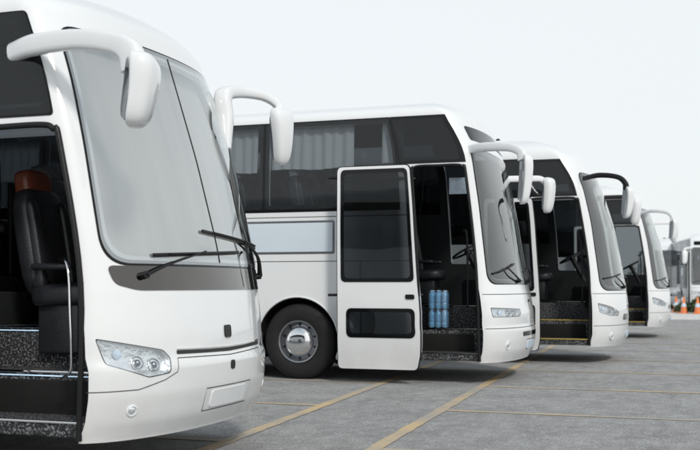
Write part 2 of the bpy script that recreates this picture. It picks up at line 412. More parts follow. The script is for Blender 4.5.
# ------------------------------------------------------------------ the coach
def build_coach(c):
    S = Surf(**c['surf']); LEN = c.get('len', 11.8); W = S.W; zb = S.zb
    root = bpy.data.objects.new('coach', None); root.empty_display_size = 1.0; link(root)
    dx0, dx1, dtop = c['door']
    def rect(x0, x1, v0, v1, r=0.05, side=-1):
        a, b = S.sx(x0, side), S.sx(x1, side); lo, hi = min(a, b), max(a, b)
        return round_poly([(lo, v0), (hi, v0), (hi, v1), (lo, v1)], r)
    def frect(y0, y1, v0, v1, r=0.03):
        a, b = S.sy(y0), S.sy(y1); return round_poly([(a, v0), (b, v0), (b, v1), (a, v1)], r)
    def fpoly(pts, r=0.03): return round_poly([(S.sy(y), v) for y, v in pts], r)
    wx = c.get('wheels', (-2.9, -8.9)); R = 0.60; zc = 0.52
    def arch(x, side):
        s0 = S.sx(x, side); de = math.asin((zc-zb)/R)
        return [(s0-R*math.cos(a), zc+R*math.sin(a)) for a in np.linspace(-de, math.pi+de, 30)]
    s_end = S.sx(-LEN, 1)
    outer = [(-s_end, zb)]
    outer += arch(wx[1], -1) + arch(wx[0], -1)
    a, b = S.sx(dx1), S.sx(dx0)
    outer += [(a, zb)] + round_poly([(a, zb+0.5), (a, dtop), (b, dtop), (b, zb+0.5)], [0, 0.10, 0.10, 0]) + [(b, zb)]
    outer += arch(wx[0], 1) + arch(wx[1], 1) + [(s_end, zb), (s_end, S.vmax), (-s_end, S.vmax)]
    wins = []
    for side in (-1, 1):
        for (x0, x1, v0, v1, mt) in c['windows'][side]:
            wins.append((rect(x0-0.05, x1+0.05, v0+0.05, v1-0.05, 0.05, side), rect(x0, x1, v0, v1, 0.035, side), mt))
    ws = round_poly([(S.sx(c['ws'][2], -1), c['ws'][0]), (S.sx(c['ws'][2], 1), c['ws'][0]), (S.sx(c['ws'][3], 1), c['ws'][1]), (S.sx(c['ws'][3], -1), c['ws'][1])], c.get('wsr', [0.3, 0.3, 0.16, 0.16]), 10)
    def shrink(poly, d):
        cx = sum(p[0] for p in poly)/len(poly); cy = sum(p[1] for p in poly)/len(poly)
        mx = max(abs(p[0]-cx) for p in poly); my = max(abs(p[1]-cy) for p in poly)
        return [(cx+(p[0]-cx)*(mx-d)/mx, cy+(p[1]-cy)*(my-d)/my) for p in poly]
    wsh = shrink(ws, 0.05)
    hr_ = c.get('hlr', 0.035)
    hl = [fpoly(c['headlight'], hr_), [(-p[0], p[1]) for p in fpoly(c['headlight'], hr_)][::-1]]
    holes = [w[0] for w in wins] + [wsh] + hl
    patch('body', S, outer, 'white', root, holes, 0.0, 0.05, fine=c.get('fine', 1.0))
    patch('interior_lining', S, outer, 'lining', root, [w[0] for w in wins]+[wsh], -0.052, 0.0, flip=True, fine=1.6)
    bm = bmesh.new(); vv = []
    L1 = [S.P(-s_end, v) for v in np.linspace(zb, S.vmax, 40)]
    for p in L1: vv.append(bm.verts.new(p))
    for p in L1[-2::-1]: vv.append(bm.verts.new((p.x, -p.y, p.z)))
    bm.faces.new(vv)
    finish(bm, 'rear_wall', 'white', root, smooth=False)
    box('rear_window', 'gloss', root, -LEN-0.03, -LEN-0.003, -1.05, 1.05, 1.9, 3.0, 0.012)
    for sd in (-1, 1): box('tail_light', 'redlens', root, -LEN-0.04, -LEN-0.003, sd*1.05-0.1, sd*1.05+0.1, 0.8, 1.35, 0.015)
    for bd in c.get('bands', []):
        sd, x0, x1, v0, v1 = bd
        o = rect(x0, x1, v0, v1, 0.012, sd)
        hs = [w[0] for w in wins if min(p[0] for p in w[0]) > min(p[0] for p in o) and max(p[0] for p in w[0]) < max(p[0] for p in o)
              and min(p[1] for p in w[0]) > v0-1e-3 and max(p[1] for p in w[0]) < v1+1e-3]
        patch('window_band', S, o, 'gloss', root, hs, 0.004, 0.02)
    for h, g, mt in wins:
        patch('side_window', S, g, mt, root, (), 0.009, 0.008)
        if not c.get('bands'): patch('window_rubber', S, shrink(g, -0.012), 'gloss', root, [shrink(h, 0.0)], 0.004, 0.02)
    patch('windshield', S, ws, c['wsmat'], root, (), 0.008, 0.008, fine=c.get('fine', 1))
    patch('windshield_surround', S, shrink(ws, -0.014), 'gloss', root, [shrink(ws, c.get('fritw', 0.045))], 0.004, 0.02, fine=c.get('fine', 1))
    if c.get('sunshade'):
        patch('windshield_sunshade', S, shrink(ws, -0.02), 'shade', root, (), -0.10, 0.003)  # added sheet behind the glass that makes the windshield look brighter
    if c.get('split'):
        patch('windshield_divider', S, strip_poly([(0, v) for v in np.linspace(c['ws'][0]+0.02, c['ws'][1]-0.02, 10)], 0.008), 'plastic', root, (), 0.012, 0.006)
    for y0, y1, v0, v1 in c.get('topglass', []):
        patch('destination_window', S, frect(y0, y1, v0, v1, 0.05), 'gloss', root, (), 0.006, 0.02)
    for poly in c.get('seams_front', []):
        P2 = [(S.sy(y), v) for y, v in poly]
        patch('panel_seam', S, strip_poly(P2, c.get('seamw', 0.008)), 'seam', root, (), 0.002, 0.0)
    for poly in c.get('seams_side', []):
        for sd in (-1, 1):
            P2 = [(S.sx(x, sd), v) for x, v in poly]
            patch('panel_seam', S, strip_poly(P2, 0.009) if sd < 0 else strip_poly(P2[::-1], 0.009), 'seam', root, (), 0.002, 0.0)
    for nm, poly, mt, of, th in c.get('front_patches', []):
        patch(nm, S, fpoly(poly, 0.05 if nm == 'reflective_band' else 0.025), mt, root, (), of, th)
    for nm, (x0, x1, v0, v1), mt, of, th, r in c.get('side_patches', []):
        patch(nm, S, rect(x0, x1, v0, v1, r), mt, root, (), of, th)
    for k, o in enumerate(hl):
        sd = -1 if k == 0 else 1
        h = bpy.data.objects.new('headlight', None); h.empty_display_size = 0.1; link(h, root)
        patch('lamp_bowl', S, shrink(o, -0.006), 'lampref', h, (), -0.045, 0.0)
        patch('lamp_housing', S, shrink(o, -0.002), 'lampref', h, [shrink(o, 0.003)], -0.001, 0.045)
        for (y, v, r) in c['lenses']:
            bm = bmesh.new(); mt = S.frame(S.sy(y if sd < 0 else -y), v, -0.042)
            bm_lathe(bm, [(r*1.12, 0), (r*1.12, 0.014), (r, 0.018), (r*0.93, 0.006), (r*0.62, 0.003), (r*0.60, 0.008)], mt, 32, 0)
            bm_lathe(bm, [(r*0.60, 0.008), (r*0.5, 0.018), (r*0.3, 0.026), (0, 0.029)], mt, 32, 1)
            finish(bm, 'lamp_lens', ['chrome', 'steel'], h, 40)
        for (y, v, r) in c.get('indicator', []):
            bm = bmesh.new(); mt = S.frame(S.sy(y if sd < 0 else -y), v, -0.042)
            bm_lathe(bm, [(r, 0), (r, 0.014), (r*0.5, 0.02), (0, 0.022)], mt, 24, 0)
            finish(bm, 'indicator_lens', 'label', h, 40)
        patch('lamp_cover', S, o, 'clear', h, (), 0.003, 0.006)
        patch('lamp_gasket', S, shrink(o, -0.006), 'plastic', h, [shrink(o, 0.001)], 0.0015, 0.01)
    for (y, v, r) in c.get('fogs', []):
        for sd in (-1, 1):
            bm = bmesh.new(); mt = S.frame(S.sy(sd*abs(y)), v, 0.002)
            bm_lathe(bm, [(r*1.35, -0.01), (r*1.35, 0.004), (r*1.1, 0.008), (r, 0.0)], mt, 28, 0)
            bm_lathe(bm, [(r, 0.0), (r*0.7, 0.008), (0, 0.012)], mt, 28, 1)
            finish(bm, 'fog_light', ['white2', 'lampref'], root, 40)
    for arm, blade in c['wipers']:
        bm = bmesh.new()
        A = [S.O(S.sy(y), v, o) for (y, v, o) in arm]
        bm_tube(bm, A, [0.021]+[0.014]*(len(A)-2)+[0.010], 8, 5, 0.6)
        bm_tube(bm, [S.O(S.sy(arm[0][0]), arm[0][1], 0.0), S.O(S.sy(arm[0][0]), arm[0][1], arm[0][2]+.008)], 0.026, 12, 1)
        (y0, v0), (y1, v1) = blade
        B = [S.O(S.sy(y0+(y1-y0)*t), v0+(v1-v0)*t, 0.022) for t in np.linspace(0, 1, 8)]
        bm_tube(bm, B, 0.011, 6, 2, 1.3)
        B = [S.O(S.sy(y0+(y1-y0)*t), v0+(v1-v0)*t, 0.040) for t in np.linspace(0.12, 0.88, 6)]
        bm_tube(bm, B, 0.007, 6, 2)
        finish(bm, 'wiper', 'plastic', root, 50)
    for mm in c['mirrors']: make_mirror(root, S, **mm)
    for x in wx:
        for sd in (-1, 1):
            make_wheel(root, x, sd*(W-0.035), sd > 0, c.get('rimmat', 'steel'))
            bm = bmesh.new(); seg = 26; de = math.asin((zc-zb)/R)
            ri = [(x-(R-0.004)*math.cos(a), zc+(R-0.004)*math.sin(a)) for a in np.linspace(-de, math.pi+de, seg)]
            y0, y1 = sd*(W-0.045), sd*(W-0.50)
            a = [bm.verts.new((p, y0, q)) for p, q in ri]; b = [bm.verts.new((p, y1, q)) for p, q in ri]
            for i in range(seg-1): bm.faces.new((a[i], a[i+1], b[i+1], b[i]))
            bm.faces.new(b)
            finish(bm, 'wheel_arch', 'under', root, 30)
            bm = bmesh.new(); s0 = S.sx(x, sd)
            pts = [S.O(s0-R*math.cos(q), zc+R*math.sin(q), 0.004) for q in np.linspace(-de*0.9, math.pi+de*0.9, 30)]
            bm_tube(bm, pts, 0.014, 6, 1)
            finish(bm, 'wheel_arch_lip', c.get('lip', 'white2'), root, 60)
    bm = bmesh.new()
    bm_box(bm, (LEN-1.2, 1.7, 0.28), (-(LEN)/2, 0, 0.50), (0, 0, 0), 0.03)
    bm_box(bm, (4.6, 2.36, 0.22), ((wx[0]+wx[1])/2, 0, 0.42), (0, 0, 0), 0.02)
    bm_box(bm, (LEN-9.7, 2.36, 0.3), (-(9.65+LEN)/2, 0, 0.48), (0, 0, 0), 0.02)
    for x in wx: bm_box(bm, (0.16, 2.0, 0.16), (x, 0, 0.46), (0, 0, 0), 0.05)
    finish(bm, 'chassis', 'under', root)
    fz = c.get('floor', 1.45); pz = c.get('platform', 0.95)
    bm = bmesh.new()
    bm_box(bm, (LEN-2.1, 2.36, 0.08), (-(1.95+LEN-0.1)/2, 0, fz-0.04), (0, 0, 0), 0.005)
    bm_box(bm, (0.05, 2.36, fz-0.35), (-1.98, 0, (fz+0.35)/2), (0, 0, 0), 0.005)
    bm_box(bm, (1.6, 1.2, 0.06), (-1.15, 0.58, pz-0.03), (0, 0, 0), 0.005)
    bm_box(bm, (1.6, 0.06, pz-0.35), (-1.15, -0.05, (pz+0.35)/2), (0, 0, 0), 0.005)
    bm_box(bm, (0.32, 0.55, 0.26), (-1.82, -0.35, pz+0.12), (0, 0, 0), 0.01)
    finish(bm, 'floor', 'dash', root)
    hts = [0.40, 0.40+(pz-0.40)/2, pz]; ys = [-1.19, -0.84, -0.50, 0.0]
    for i in range(3):
        bm = bmesh.new()
        bm_box(bm, (1.52, ys[i+1]-ys[i]-0.002, hts[i]-0.30), (-1.18, (ys[i]+ys[i+1])/2, (hts[i]+0.30)/2), (0, 0, 0), 0.012)
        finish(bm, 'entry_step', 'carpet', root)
        box('step_edge', 'darkchrome' if (i == 2 and c.get('stepedge') == 'yellow') else c.get('stepedge', 'chrome'), root, -1.85, dx0-0.06, ys[i]-0.012, ys[i]+0.022, hts[i]-0.010, hts[i]+0.005, 0.003)
        if c.get('steplight') and i: box('step_light', 'steplight', root, -1.80, dx0-0.08, ys[i]-0.010, ys[i]-0.004, hts[i]-0.034, hts[i]-0.026, 0.001)
    if c.get('notice'):
        nx, ny, nz = c['notice']; box('notice_panel', 'label', root, nx-0.12, nx+0.12, ny-0.008, ny+0.008, nz-0.11, nz+0.11, 0.006)
    bm = bmesh.new(); pl = [S.ref(q) for q in np.linspace(S.sy(-1.10), S.A-0.02, 30)]
    pl = [(x-0.18, y*0.93) for x, y in pl]
    pl += [(-0.95, 1.12), (-0.95, 0.95), (-0.72, 0.80), (-0.70, 0.25), (-0.92, 0.05), (-0.90, -0.25), (-0.62, -0.55), (-0.52, -1.00)]
    zt = c['ws'][0]+c.get('dashup', 0.05)
    lo = [bm.verts.new((x, y, pz-0.1)) for x, y in pl]; hi = [bm.verts.new((x-0.02, y, zt)) for x, y in pl]
    bm.faces.new(hi); bm.faces.new(lo[::-1])
    for i in range(len(pl)):
        j = (i+1) % len(pl); bm.faces.new((lo[i], lo[j], hi[j], hi[i]))
    bmesh.ops.recalc_face_normals(bm, faces=bm.faces[:])
    bmesh.ops.bevel(bm, geom=[e for e in bm.edges if all(v.co.z > zt-0.01 for v in e.verts)], offset=0.03, segments=3, affect='EDGES')
    finish(bm, 'dashboard', 'dash', root)
    bm = bmesh.new()
    mt = Matrix.Translation((-1.02, 0.55, pz+0.78)) @ Matrix.Rotation(math.radians(-28), 4, 'Y')
    ring = [mt @ Vector((0.23*math.cos(a), 0.23*math.sin(a), 0)) for a in np.linspace(0, 2*math.pi, 33)[:-1]]
    bm_tube(bm, ring+[ring[0]], 0.016, 8, 1)
    for a in (0.5, 2.64, -1.57): bm_tube(bm, [mt @ Vector((0.22*math.cos(a), 0.22*math.sin(a), 0)), mt @ Vector((0, 0, -0.03))], 0.013, 6, 1)
    bm_tube(bm, [mt @ Vector((0, 0, 0.0)), mt @ Vector((0.0, 0, -0.5))], [0.05, 0.035], 10, 1)
    finish(bm, 'steering_wheel', 'plastic', root, 50)
    bm = bmesh.new(); bm_box(bm, (0.04, 1.05, 0.75), (-2.02, 0.65, fz+0.38), (0, 0, 0), 0.015); finish(bm, 'partition', 'plastic', root)
    make_seat(root, (-1.62, 0.55, pz), c.get('drv', 'seatgrey'))
    if c.get('guide'):
        gx, gy, gz, hr = c['guide']; make_seat(root, (gx, gy, gz), hr, (0.14, 0.31, 0.22))
    first = make_seat(root, (-2.75, -0.93, fz), c.get('hr', 'seatgrey'))
    for i in range(6):
        for yy in (-0.93, -0.45, 0.45, 0.93):
            if i == 0 and yy == -0.93: continue
            q = copy_tree(first, root); q.location = (-2.75-0.86*i, yy, fz)
    for pts in c.get('rails', []):
        tube('grab_rail', c.get('railmat', 'chrome'), root, pts, c.get('railr', 0.014), 10, 8)
    for (sd, x0, x1, z0, z1) in c.get('curtains', []):
        bm = bmesh.new(); n = int((x1-x0)/0.018); top = []; bot = []
        for i in range(n+1):
            x = x0+(x1-x0)*i/n; w = 0.018*math.sin(i*0.75)+0.010*math.sin(i*0.31)
            ht = float(np.interp(min(z1, S.vs), S.zz, S.ht)); hb = float(np.interp(z0, S.zz, S.ht))
            top.append(bm.verts.new((x, sd*(ht-0.10+w*0.5), z1))); bot.append(bm.verts.new((x+0.01*math.sin(i*.2), sd*(hb-0.10+w), z0+0.01*math.sin(i*.13))))
        for i in range(n): bm.faces.new((top[i], top[i+1], bot[i+1], bot[i]))
        finish(bm, 'curtain', 'curtain', root, 80)
    lx0, lx1, lv0, lv1, lo = c['leaf']
    d = bpy.data.objects.new('door', None); d.empty_display_size = 0.3; link(d, root)
    o = rect(lx0, lx1, lv0, lv1, 0.07)
    hs = [(rect(a, b, v0, v1, 0.07)) for (a, b, v0, v1) in c['leafwin']]
    patch('door_panel', S, o, c.get('leafmat', 'white'), d, hs, lo, 0.045, back=True)
    patch('door_seal', S, shrink(o, -0.012), 'plastic', d, [shrink(o, 0.006)], lo-0.010, 0.025, back=True)
    for h, (a, b, v0, v1) in zip(hs, c['leafwin']):
        patch('door_window', S, shrink(h, -0.018), 'darktint', d, (), lo+0.004, 0.006)
        patch('window_frame', S, shrink(h, -0.020), 'gloss', d, [shrink(h, 0.028)], lo+0.008, 0.004)
    patch('door_handle', S, rect(lx0-0.05, lx0-0.17, 1.10, 1.16, 0.02), 'plastic', d, (), lo+0.015, 0.015)
    for vv in (1.15, lv1-0.12):
        pa = S.O(S.sx(dx1+0.02), vv, -0.08); pb = S.O(S.sx(lx1-0.15), vv, lo-0.05)
        tube('door_arm', 'plastic', d, [pa, (pa+pb)/2+Vector((0.1, -0.05, 0)), pb], 0.018, 8, 6)
    a, b = S.sx(dx1), S.sx(dx0)
    pth = [(a-0.0, zb+0.02), (a, (zb+dtop)/2), (a, dtop-0.12), (a+0.03, dtop-0.03), (a+0.12, dtop), ((a+b)/2, dtop), (b-0.12, dtop), (b-0.03, dtop-0.03), (b, dtop-0.12), (b, (zb+dtop)/2), (b, zb+0.02)]
    tube('door_frame', 'plastic', root, [S.O(q, v, 0.004) for q, v in pth], 0.020, 8, 6)
    return root, S

def fset(root, loc, label, yaw=0):
    root.location = loc; root.rotation_euler = (0, 0, yaw)
    root['label'] = label; root['category'] = 'bus'; root['group'] = 'coaches parked in a row'

# ---- coach A (nearest)
x = -1.50
A_side = []
for w in (1.5, 1.6, 1.6, 1.6, 1.6, 1.6):
    A_side.append((x, x-w, 1.95, 3.0, 'darktint')); x -= w+0.04
cfgA = dict(
    surf=dict(L=0.36, bow=0.16, n=3.0, vs=3.08, H=3.40, RB=0.75, m=2.3, zb=0.27, k=0.2,
              f=[(0, -.14), (.27, -.11), (.40, -.03), (.56, 0.015), (.74, 0.02), (.80, -.012), (.95, -.02), (1.25, -.05), (1.6, -.12), (2.2, -.28), (2.8, -.47), (3.08, -.56)],
              hw=[(0, 1.21), (.27, 1.22), (.55, 1.25), (1.7, 1.25), (2.4, 1.225), (3.08, 1.18)]),
    door=(-0.40, -1.42, 2.31), wheels=(-2.9, -8.9), floor=1.35, platform=0.98, fine=0.7,
    windows={-1: [(-0.42, -1.40, 2.38, 3.06, 'darktint')]+A_side, 1: [(-0.60, -1.46, 1.45, 3.0, 'darktint')]+A_side},
    ws=(1.42, 2.98, -0.27, -0.255), wsr=[0.20, 0.20, 0.14, 0.14], wsmat='filmglass', split=True, dashup=-0.06, fritw=0.022, sunshade=True,
    headlight=[(-1.17, .775), (-.93, .682), (-.76, .700), (-.73, .80), (-.79, .85), (-1.205, .935)], hlr=0.02,
    lenses=[(-.855, .770, .040), (-.975, .785, .040)], indicator=[(-1.10, .835, .030)],
    fogs=[(-1.03, .47, .030)],
    seams_front=[[(-1.24, .60), (-1.0, .605), (-.80, .655), (-.69, .70), (-.66, .79), (-.4, .785), (0, .775), (.4, .785), (.66, .79), (.69, .70), (.80, .655), (1.0, .605), (1.24, .60)],
                 [(-.36, .40), (-.36, .56), (.36, .56), (.36, .40), (-.36, .40)]], seamw=0.006,
    front_patches=[('grille_slot', [(-.66, .815), (0, .800), (.66, .815), (.66, .842), (.3, .830), (0, .826), (-.3, .830), (-.66, .842)], 'seam', 0.004, 0.02),
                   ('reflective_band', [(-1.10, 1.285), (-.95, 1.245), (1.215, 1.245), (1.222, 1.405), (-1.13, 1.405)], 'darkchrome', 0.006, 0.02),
                   ('side_border', [(.66, 1.45), (1.222, 1.43), (1.228, 2.80), (1.19, 2.6), (1.00, 2.1)], 'gloss', 0.0095, 0.003),  # black patch painting a dark reflection along the far edge of the glass
                   ('emblem', [(-.05, .90), (.05, .90), (.05, .99), (-.05, .99)], 'plastic', 0.01, 0.01),
                   ('number_plate_recess', [(-.28, .42), (.28, .42), (.28, .54), (-.28, .54)], 'white2', 0.008, 0.01),
                   ('chrome_trim', [(-.66, .848), (-.3, .836), (0, .832), (.3, .836), (.66, .848), (.66, .856), (.3, .844), (0, .840), (-.3, .844), (-.66, .856)], 'chrome', 0.008, 0.01),
                   ('sensor_cover', [(-.02, .67), (.045, .67), (.045, .735), (-.02, .735)], 'plastic', 0.006, 0.01)],
    side_patches=[],
    seams_side=[[(-1.6, 1.30), (-2.2, 1.30)], [(-3.6, 1.30), (-8.1, 1.30)], [(-5.1, .3), (-5.1, 1.3)], [(-6.6, .3), (-6.6, 1.3)]],
    wipers=[([(-.90, 1.34, .04), (-.70, 1.41, .05), (-.25, 1.51, .045)], ((-.80, 1.475), (.35, 1.525))),
            ([(1.05, 1.35, .035), (.85, 1.50, .045), (.50, 1.615, .045)], ((-.20, 1.66), (1.0, 1.58)))],
    mirrors=[dict(path=[(-1.02, -1.17, 2.80), (-0.75, -1.29, 2.81), (-0.36, -1.40, 2.79), (-0.06, -1.47, 2.73), (0.07, -1.50, 2.66), (0.10, -1.50, 2.56)],
                  rads=[.036, .040, .036, .036, .046, .05], head=(0.10, -1.50, 2.43), hs=(.145, .11, .22), yaw=0.30, asp=1.75, taper=0.26, tilt=-0.08, lean=0.10),
             dict(path=[('S', 1.00, 2.42, -0.02), ('S', 1.03, 2.66, .05), ('S', 1.05, 2.84, .10), (-.52, 1.28, 2.94), (-.38, 1.46, 2.93), (-.28, 1.54, 2.86), (-.27, 1.54, 2.76)],
                  rads=[.035, .055, .062, .050, .042, .040, .04], head=(-.26, 1.53, 2.58), hs=(.105, .085, .25), yaw=-0.3, taper=0.26, tilt=0.10, asp=1.2)],
    guide=(-1.05, -0.40, 0.79, 'red'), hr='seatgrey', drv='seatgrey', steplight=True, railr=0.010,
    rails=[[(-.74, -1.04, 1.46), (-.64, -1.11, 1.43), (-.595, -1.14, 1.32), (-.58, -1.15, 1.1), (-.57, -1.15, .84), (-.60, -1.12, .72), (-.72, -1.05, .66)]],
    curtains=[],
    leaf=(-1.50, -2.42, .24, 2.30, .16), leafwin=[(-1.60, -2.32, 1.2, 2.2)], stepedge='chrome')
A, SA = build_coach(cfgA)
fset(A, (-3.35, 5.70+1.25, 0), 'large white coach with open front door and two white mirrors')

# ---- coach B
B_side = []; x = -1.46
for w in (1.98, 1.75, 1.75, 1.75, 1.75):
    B_side.append((x, x-w, 2.31, 3.48, 'tint')); x -= w+0.04
cfgB = dict(
    surf=dict(L=0.33, bow=0.14, n=2.9, vs=3.50, H=3.80, RB=0.62, m=2.2, zb=0.28, k=0.38,
              f=[(0, -.12), (.28, -.09), (.42, -.01), (.55, 0.01), (.70, 0.01), (.74, -.012), (.9, -.012), (1.1, -.05), (1.3, -.11), (2.3, -.29), (3.0, -.46), (3.5, -.64)],
              hw=[(0, 1.21), (.28, 1.22), (.55, 1.25), (2.0, 1.25), (2.8, 1.225), (3.5, 1.18)]),
    door=(-0.41, -1.22, 2.83), wheels=(-2.96, -8.9), floor=1.60, platform=1.0, notice=(-.84, -.80, 2.60),
    windows={-1: [(-0.46, -1.40, 2.90, 3.46, 'darktint')]+B_side, 1: [(-0.50, -1.42, 1.55, 3.3, 'midtint')]+[(a, b, c_, d_, 'darktint') for a, b, c_, d_, e_ in B_side]},
    bands=[(-1, -1.435, -10.7, 2.27, 3.50), (-1, -0.385, -1.433, 2.865, 3.50), (1, -1.435, -10.7, 2.27, 3.50)],
    ws=(1.30, 3.05, -0.28, -0.28), wsr=[0.16, 0.16, 0.16, 0.16], wsmat='screenglass',
    topglass=[(-1.08, 1.08, 3.17, 3.36)],
    headlight=[(-1.18, .870), (-.60, .868), (-.53, .90), (-.54, .960), (-1.195, .985)], hlr=0.022,
    lenses=[(-.70, .915, .034), (-.86, .920, .036)], indicator=[(-1.05, .926, .034)],
    fogs=[(-.95, .50, .045)],
    seams_front=[[(y, .72) for y in np.linspace(-1.24, 1.24, 14)], [(y, 1.16) for y in np.linspace(-1.24, 1.24, 14)],
                 [(-.3, .42), (-.3, .55), (.3, .55), (.3, .42), (-.3, .42)]],
    front_patches=[('grille_slot', [(-.5, .60), (.5, .60), (.5, .66), (-.5, .66)], 'gloss', 0.004, 0.01),
                   ('emblem', [(-.09, 1.05), (.09, 1.05), (.09, 1.10), (-.09, 1.10)], 'chrome', 0.008, 0.01),
                   ('number_plate', [(-.26, .42), (.26, .42), (.26, .53), (-.26, .53)], 'label', 0.01, 0.01)],
    side_patches=[('panel_frame', (-2.42, -3.74, 1.70, 2.15), 'steel', 0.004, 0.004, 0.03),
                  ('blank_panel', (-2.45, -3.71, 1.73, 2.12), 'panel', 0.008, 0.006, 0.02),
                  ('hatch_handle', (-3.80, -3.92, 1.02, 1.07), 'plastic', 0.012, 0.012, 0.015)],
    seams_side=[[(-1.3, 2.20), (-11.5, 2.20)], [(-1.3, 1.60), (-11.5, 1.60)], [(-3.6, 1.18), (-8.2, 1.18)], [(-3.75, .3), (-3.75, 1.6)], [(-5.2, .3), (-5.2, 1.6)], [(-6.7, .3), (-6.7, 1.6)], [(-2.05, .3), (-2.05, 1.6)]],
    wipers=[([(-.35, 1.33, .04), (-.6, 1.40, .06), (-.8, 1.50, .05)], ((-1.12, 1.42), (-.45, 1.56))),
            ([(.9, 1.33, .04), (.65, 1.40, .06), (.5, 1.50, .05)], ((.15, 1.46), (.85, 1.52)))],
    mirrors=[dict(path=[(-.60, -1.12, 3.04), (-.32, -1.33, 3.03), (-.02, -1.50, 2.99), (.13, -1.57, 2.92), (.16, -1.58, 2.82)],
                  rads=[.040, .042, .038, .040, .045], head=(.16, -1.58, 2.58), hs=(.125, .09, .31), yaw=0.35, asp=1.4, taper=0.14),
             dict(path=[('S', 1.10, 2.86, -.02), (-.22, 1.36, 2.88), (-.10, 1.48, 2.88), (-.03, 1.54, 2.82)],
                  rads=[.034, .034, .032, .034], head=(-.02, 1.55, 2.64), hs=(.11, .09, .27), yaw=-0.3, asp=1.4, taper=0.14)],
    rails=[[(-.66, -1.05, 1.0), (-.64, -1.08, 1.1), (-.66, -1.06, 1.9), (-.72, -1.0, 2.0)]], railmat='plastic',
    curtains=[(-1, -3.40, -2.20, 2.86, 3.46), (-1, -5.2, -3.60, 2.84, 3.46), (-1, -1.80, -1.5, 2.90, 3.46), (-1, -8.9, -7.2, 2.84, 3.46)],
    leaf=(-1.15, -2.26, .21, 2.80, .33), leafwin=[(-1.205, -2.19, 1.34, 2.745), (-1.23, -2.12, .63, .96)], stepedge='darkchrome', lip='white2', rimmat='steel')
B, SB = build_coach(cfgB)
fset(B, (-2.40, 13.22+1.25, 0), 'white coach with its front door swung open and curtained windows')

# ---- coach C
C_side = []; x = -1.40
for w in (1.9, 1.75, 1.75, 1.75, 1.75):
    C_side.append((x, x-w, 2.0, 3.34, 'darktint')); x -= w+0.04
cfgC = dict(
    surf=dict(L=0.36, bow=0.17, n=2.7, vs=3.38, H=3.82, RB=1.10, m=2.1, zb=0.28, k=0.32,
              f=[(0, -.12), (.28, -.09), (.42, -.01), (.5, 0.0), (.85, 0.0), (1.1, -.02), (1.4, -.07), (2.3, -.25), (3.0, -.48), (3.38, -.66)],
              hw=[(0, 1.21), (.28, 1.22), (.55, 1.25), (2.0, 1.25), (2.8, 1.22), (3.38, 1.16)]),
    door=(-0.46, -1.36, 2.70), wheels=(-2.90, -8.9), floor=1.5, platform=1.0, fine=1.3,
    windows={-1: [(-0.52, -1.34, 2.76, 3.30, 'darktint')]+C_side, 1: [(-0.55, -1.36, 1.5, 3.2, 'midtint')]+C_side},
    bands=[(-1, -1.38, -10.7, 1.96, 3.37), (-1, -0.46, -1.378, 2.73, 3.35), (1, -1.38, -10.7, 1.96, 3.37)],
    ws=(1.20, 3.12, -0.31, -0.31), wsr=[0.2, 0.2, 0.2, 0.2], wsmat='screenglass',
    headlight=[(-1.19, .84), (-1.02, .785), (-.76, .775), (-.70, .84), (-.95, .92), (-1.205, .985)], hlr=0.02,
    lenses=[(-.85, .83, .036), (-.99, .85, .038)], indicator=[(-1.12, .89, .032)],
    fogs=[(-.95, .45, .045)],
    seams_front=[[(y, .62) for y in np.linspace(-1.24, 1.24, 14)], [(y, 1.14) for y in np.linspace(-1.24, 1.24, 14)]],
    front_patches=[('grille_slot', [(-.5, .70), (.5, .70), (.46, .80), (-.46, .80)], 'gloss', 0.004, 0.01),
                   ('emblem', [(-.08, .92), (.08, .92), (.08, 1.0), (-.08, 1.0)], 'chrome', 0.008, 0.01),
                   ('number_plate', [(-.26, .40), (.26, .40), (.26, .51), (-.26, .51)], 'label', 0.01, 0.01)],
    seams_side=[[(-1.5, 1.2), (-11.5, 1.2)]],
    wipers=[([(-.35, 1.24, .04), (-.6, 1.32, .06), (-.8, 1.42, .05)], ((-1.10, 1.38), (-.45, 1.46))),
            ([(.9, 1.24, .04), (.65, 1.32, .06), (.5, 1.42, .05)], ((.15, 1.40), (.85, 1.44)))],
    mirrors=[dict(path=[(-.62, -1.10, 3.02), (-.34, -1.33, 3.04), (-.05, -1.46, 2.99), (.07, -1.50, 2.89), (.09, -1.50, 2.78)],
                  rads=[.026, .030, .028, .030, .036], head=(.08, -1.50, 2.58), hs=(.12, .09, .25), yaw=0.35, armmat='plastic', asp=1.4, taper=.15),
             dict(path=[('S', 1.08, 2.88, -.02), (-.24, 1.34, 2.90), (-.10, 1.46, 2.90), (-.02, 1.51, 2.83)],
                  rads=[.026, .028, .026, .030], head=(.0, 1.52, 2.64), hs=(.11, .09, .25), yaw=-0.3, armmat='plastic', asp=1.4, taper=.15)],
    rails=[[(-.66, -1.05, 1.0), (-.64, -1.08, 1.1), (-.66, -1.06, 1.9), (-.72, -1.0, 2.0)]], railmat='plastic',
    curtains=[(-1, -3.2, -2.5, 2.3, 3.28)],
    leaf=(-1.26, -2.16, .24, 2.68, .30), leafwin=[(-1.35, -2.07, 1.2, 2.6), (-1.35, -2.07, .60, .95)], stepedge='yellow', lip='plastic')
C, SC = build_coach(cfgC)
fset(C, (-1.42, 17.3+1.25, 0), 'tall white coach with black mirror arm and yellow step edges')
D = copy_tree(C); fset(D, (-1.05, 26.0+1.25, 0), 'white coach with open door and pale slim mirrors')
def walk(o):
    yield o
    for c in o.children: yield from walk(c)
for o in walk(D):
    if o.name.startswith('mirror_arm'):
        o.material_slots[0].link = 'OBJECT'; o.material_slots[0].material = M['white2']
E = copy_tree(B); fset(E, (0.15, 52, 0), 'distant white coach facing out across the yard', math.radians(-80))
F_ = copy_tree(C); fset(F_, (-2.3, 58, 0), 'distant white coach parked behind another coach', math.radians(-84))

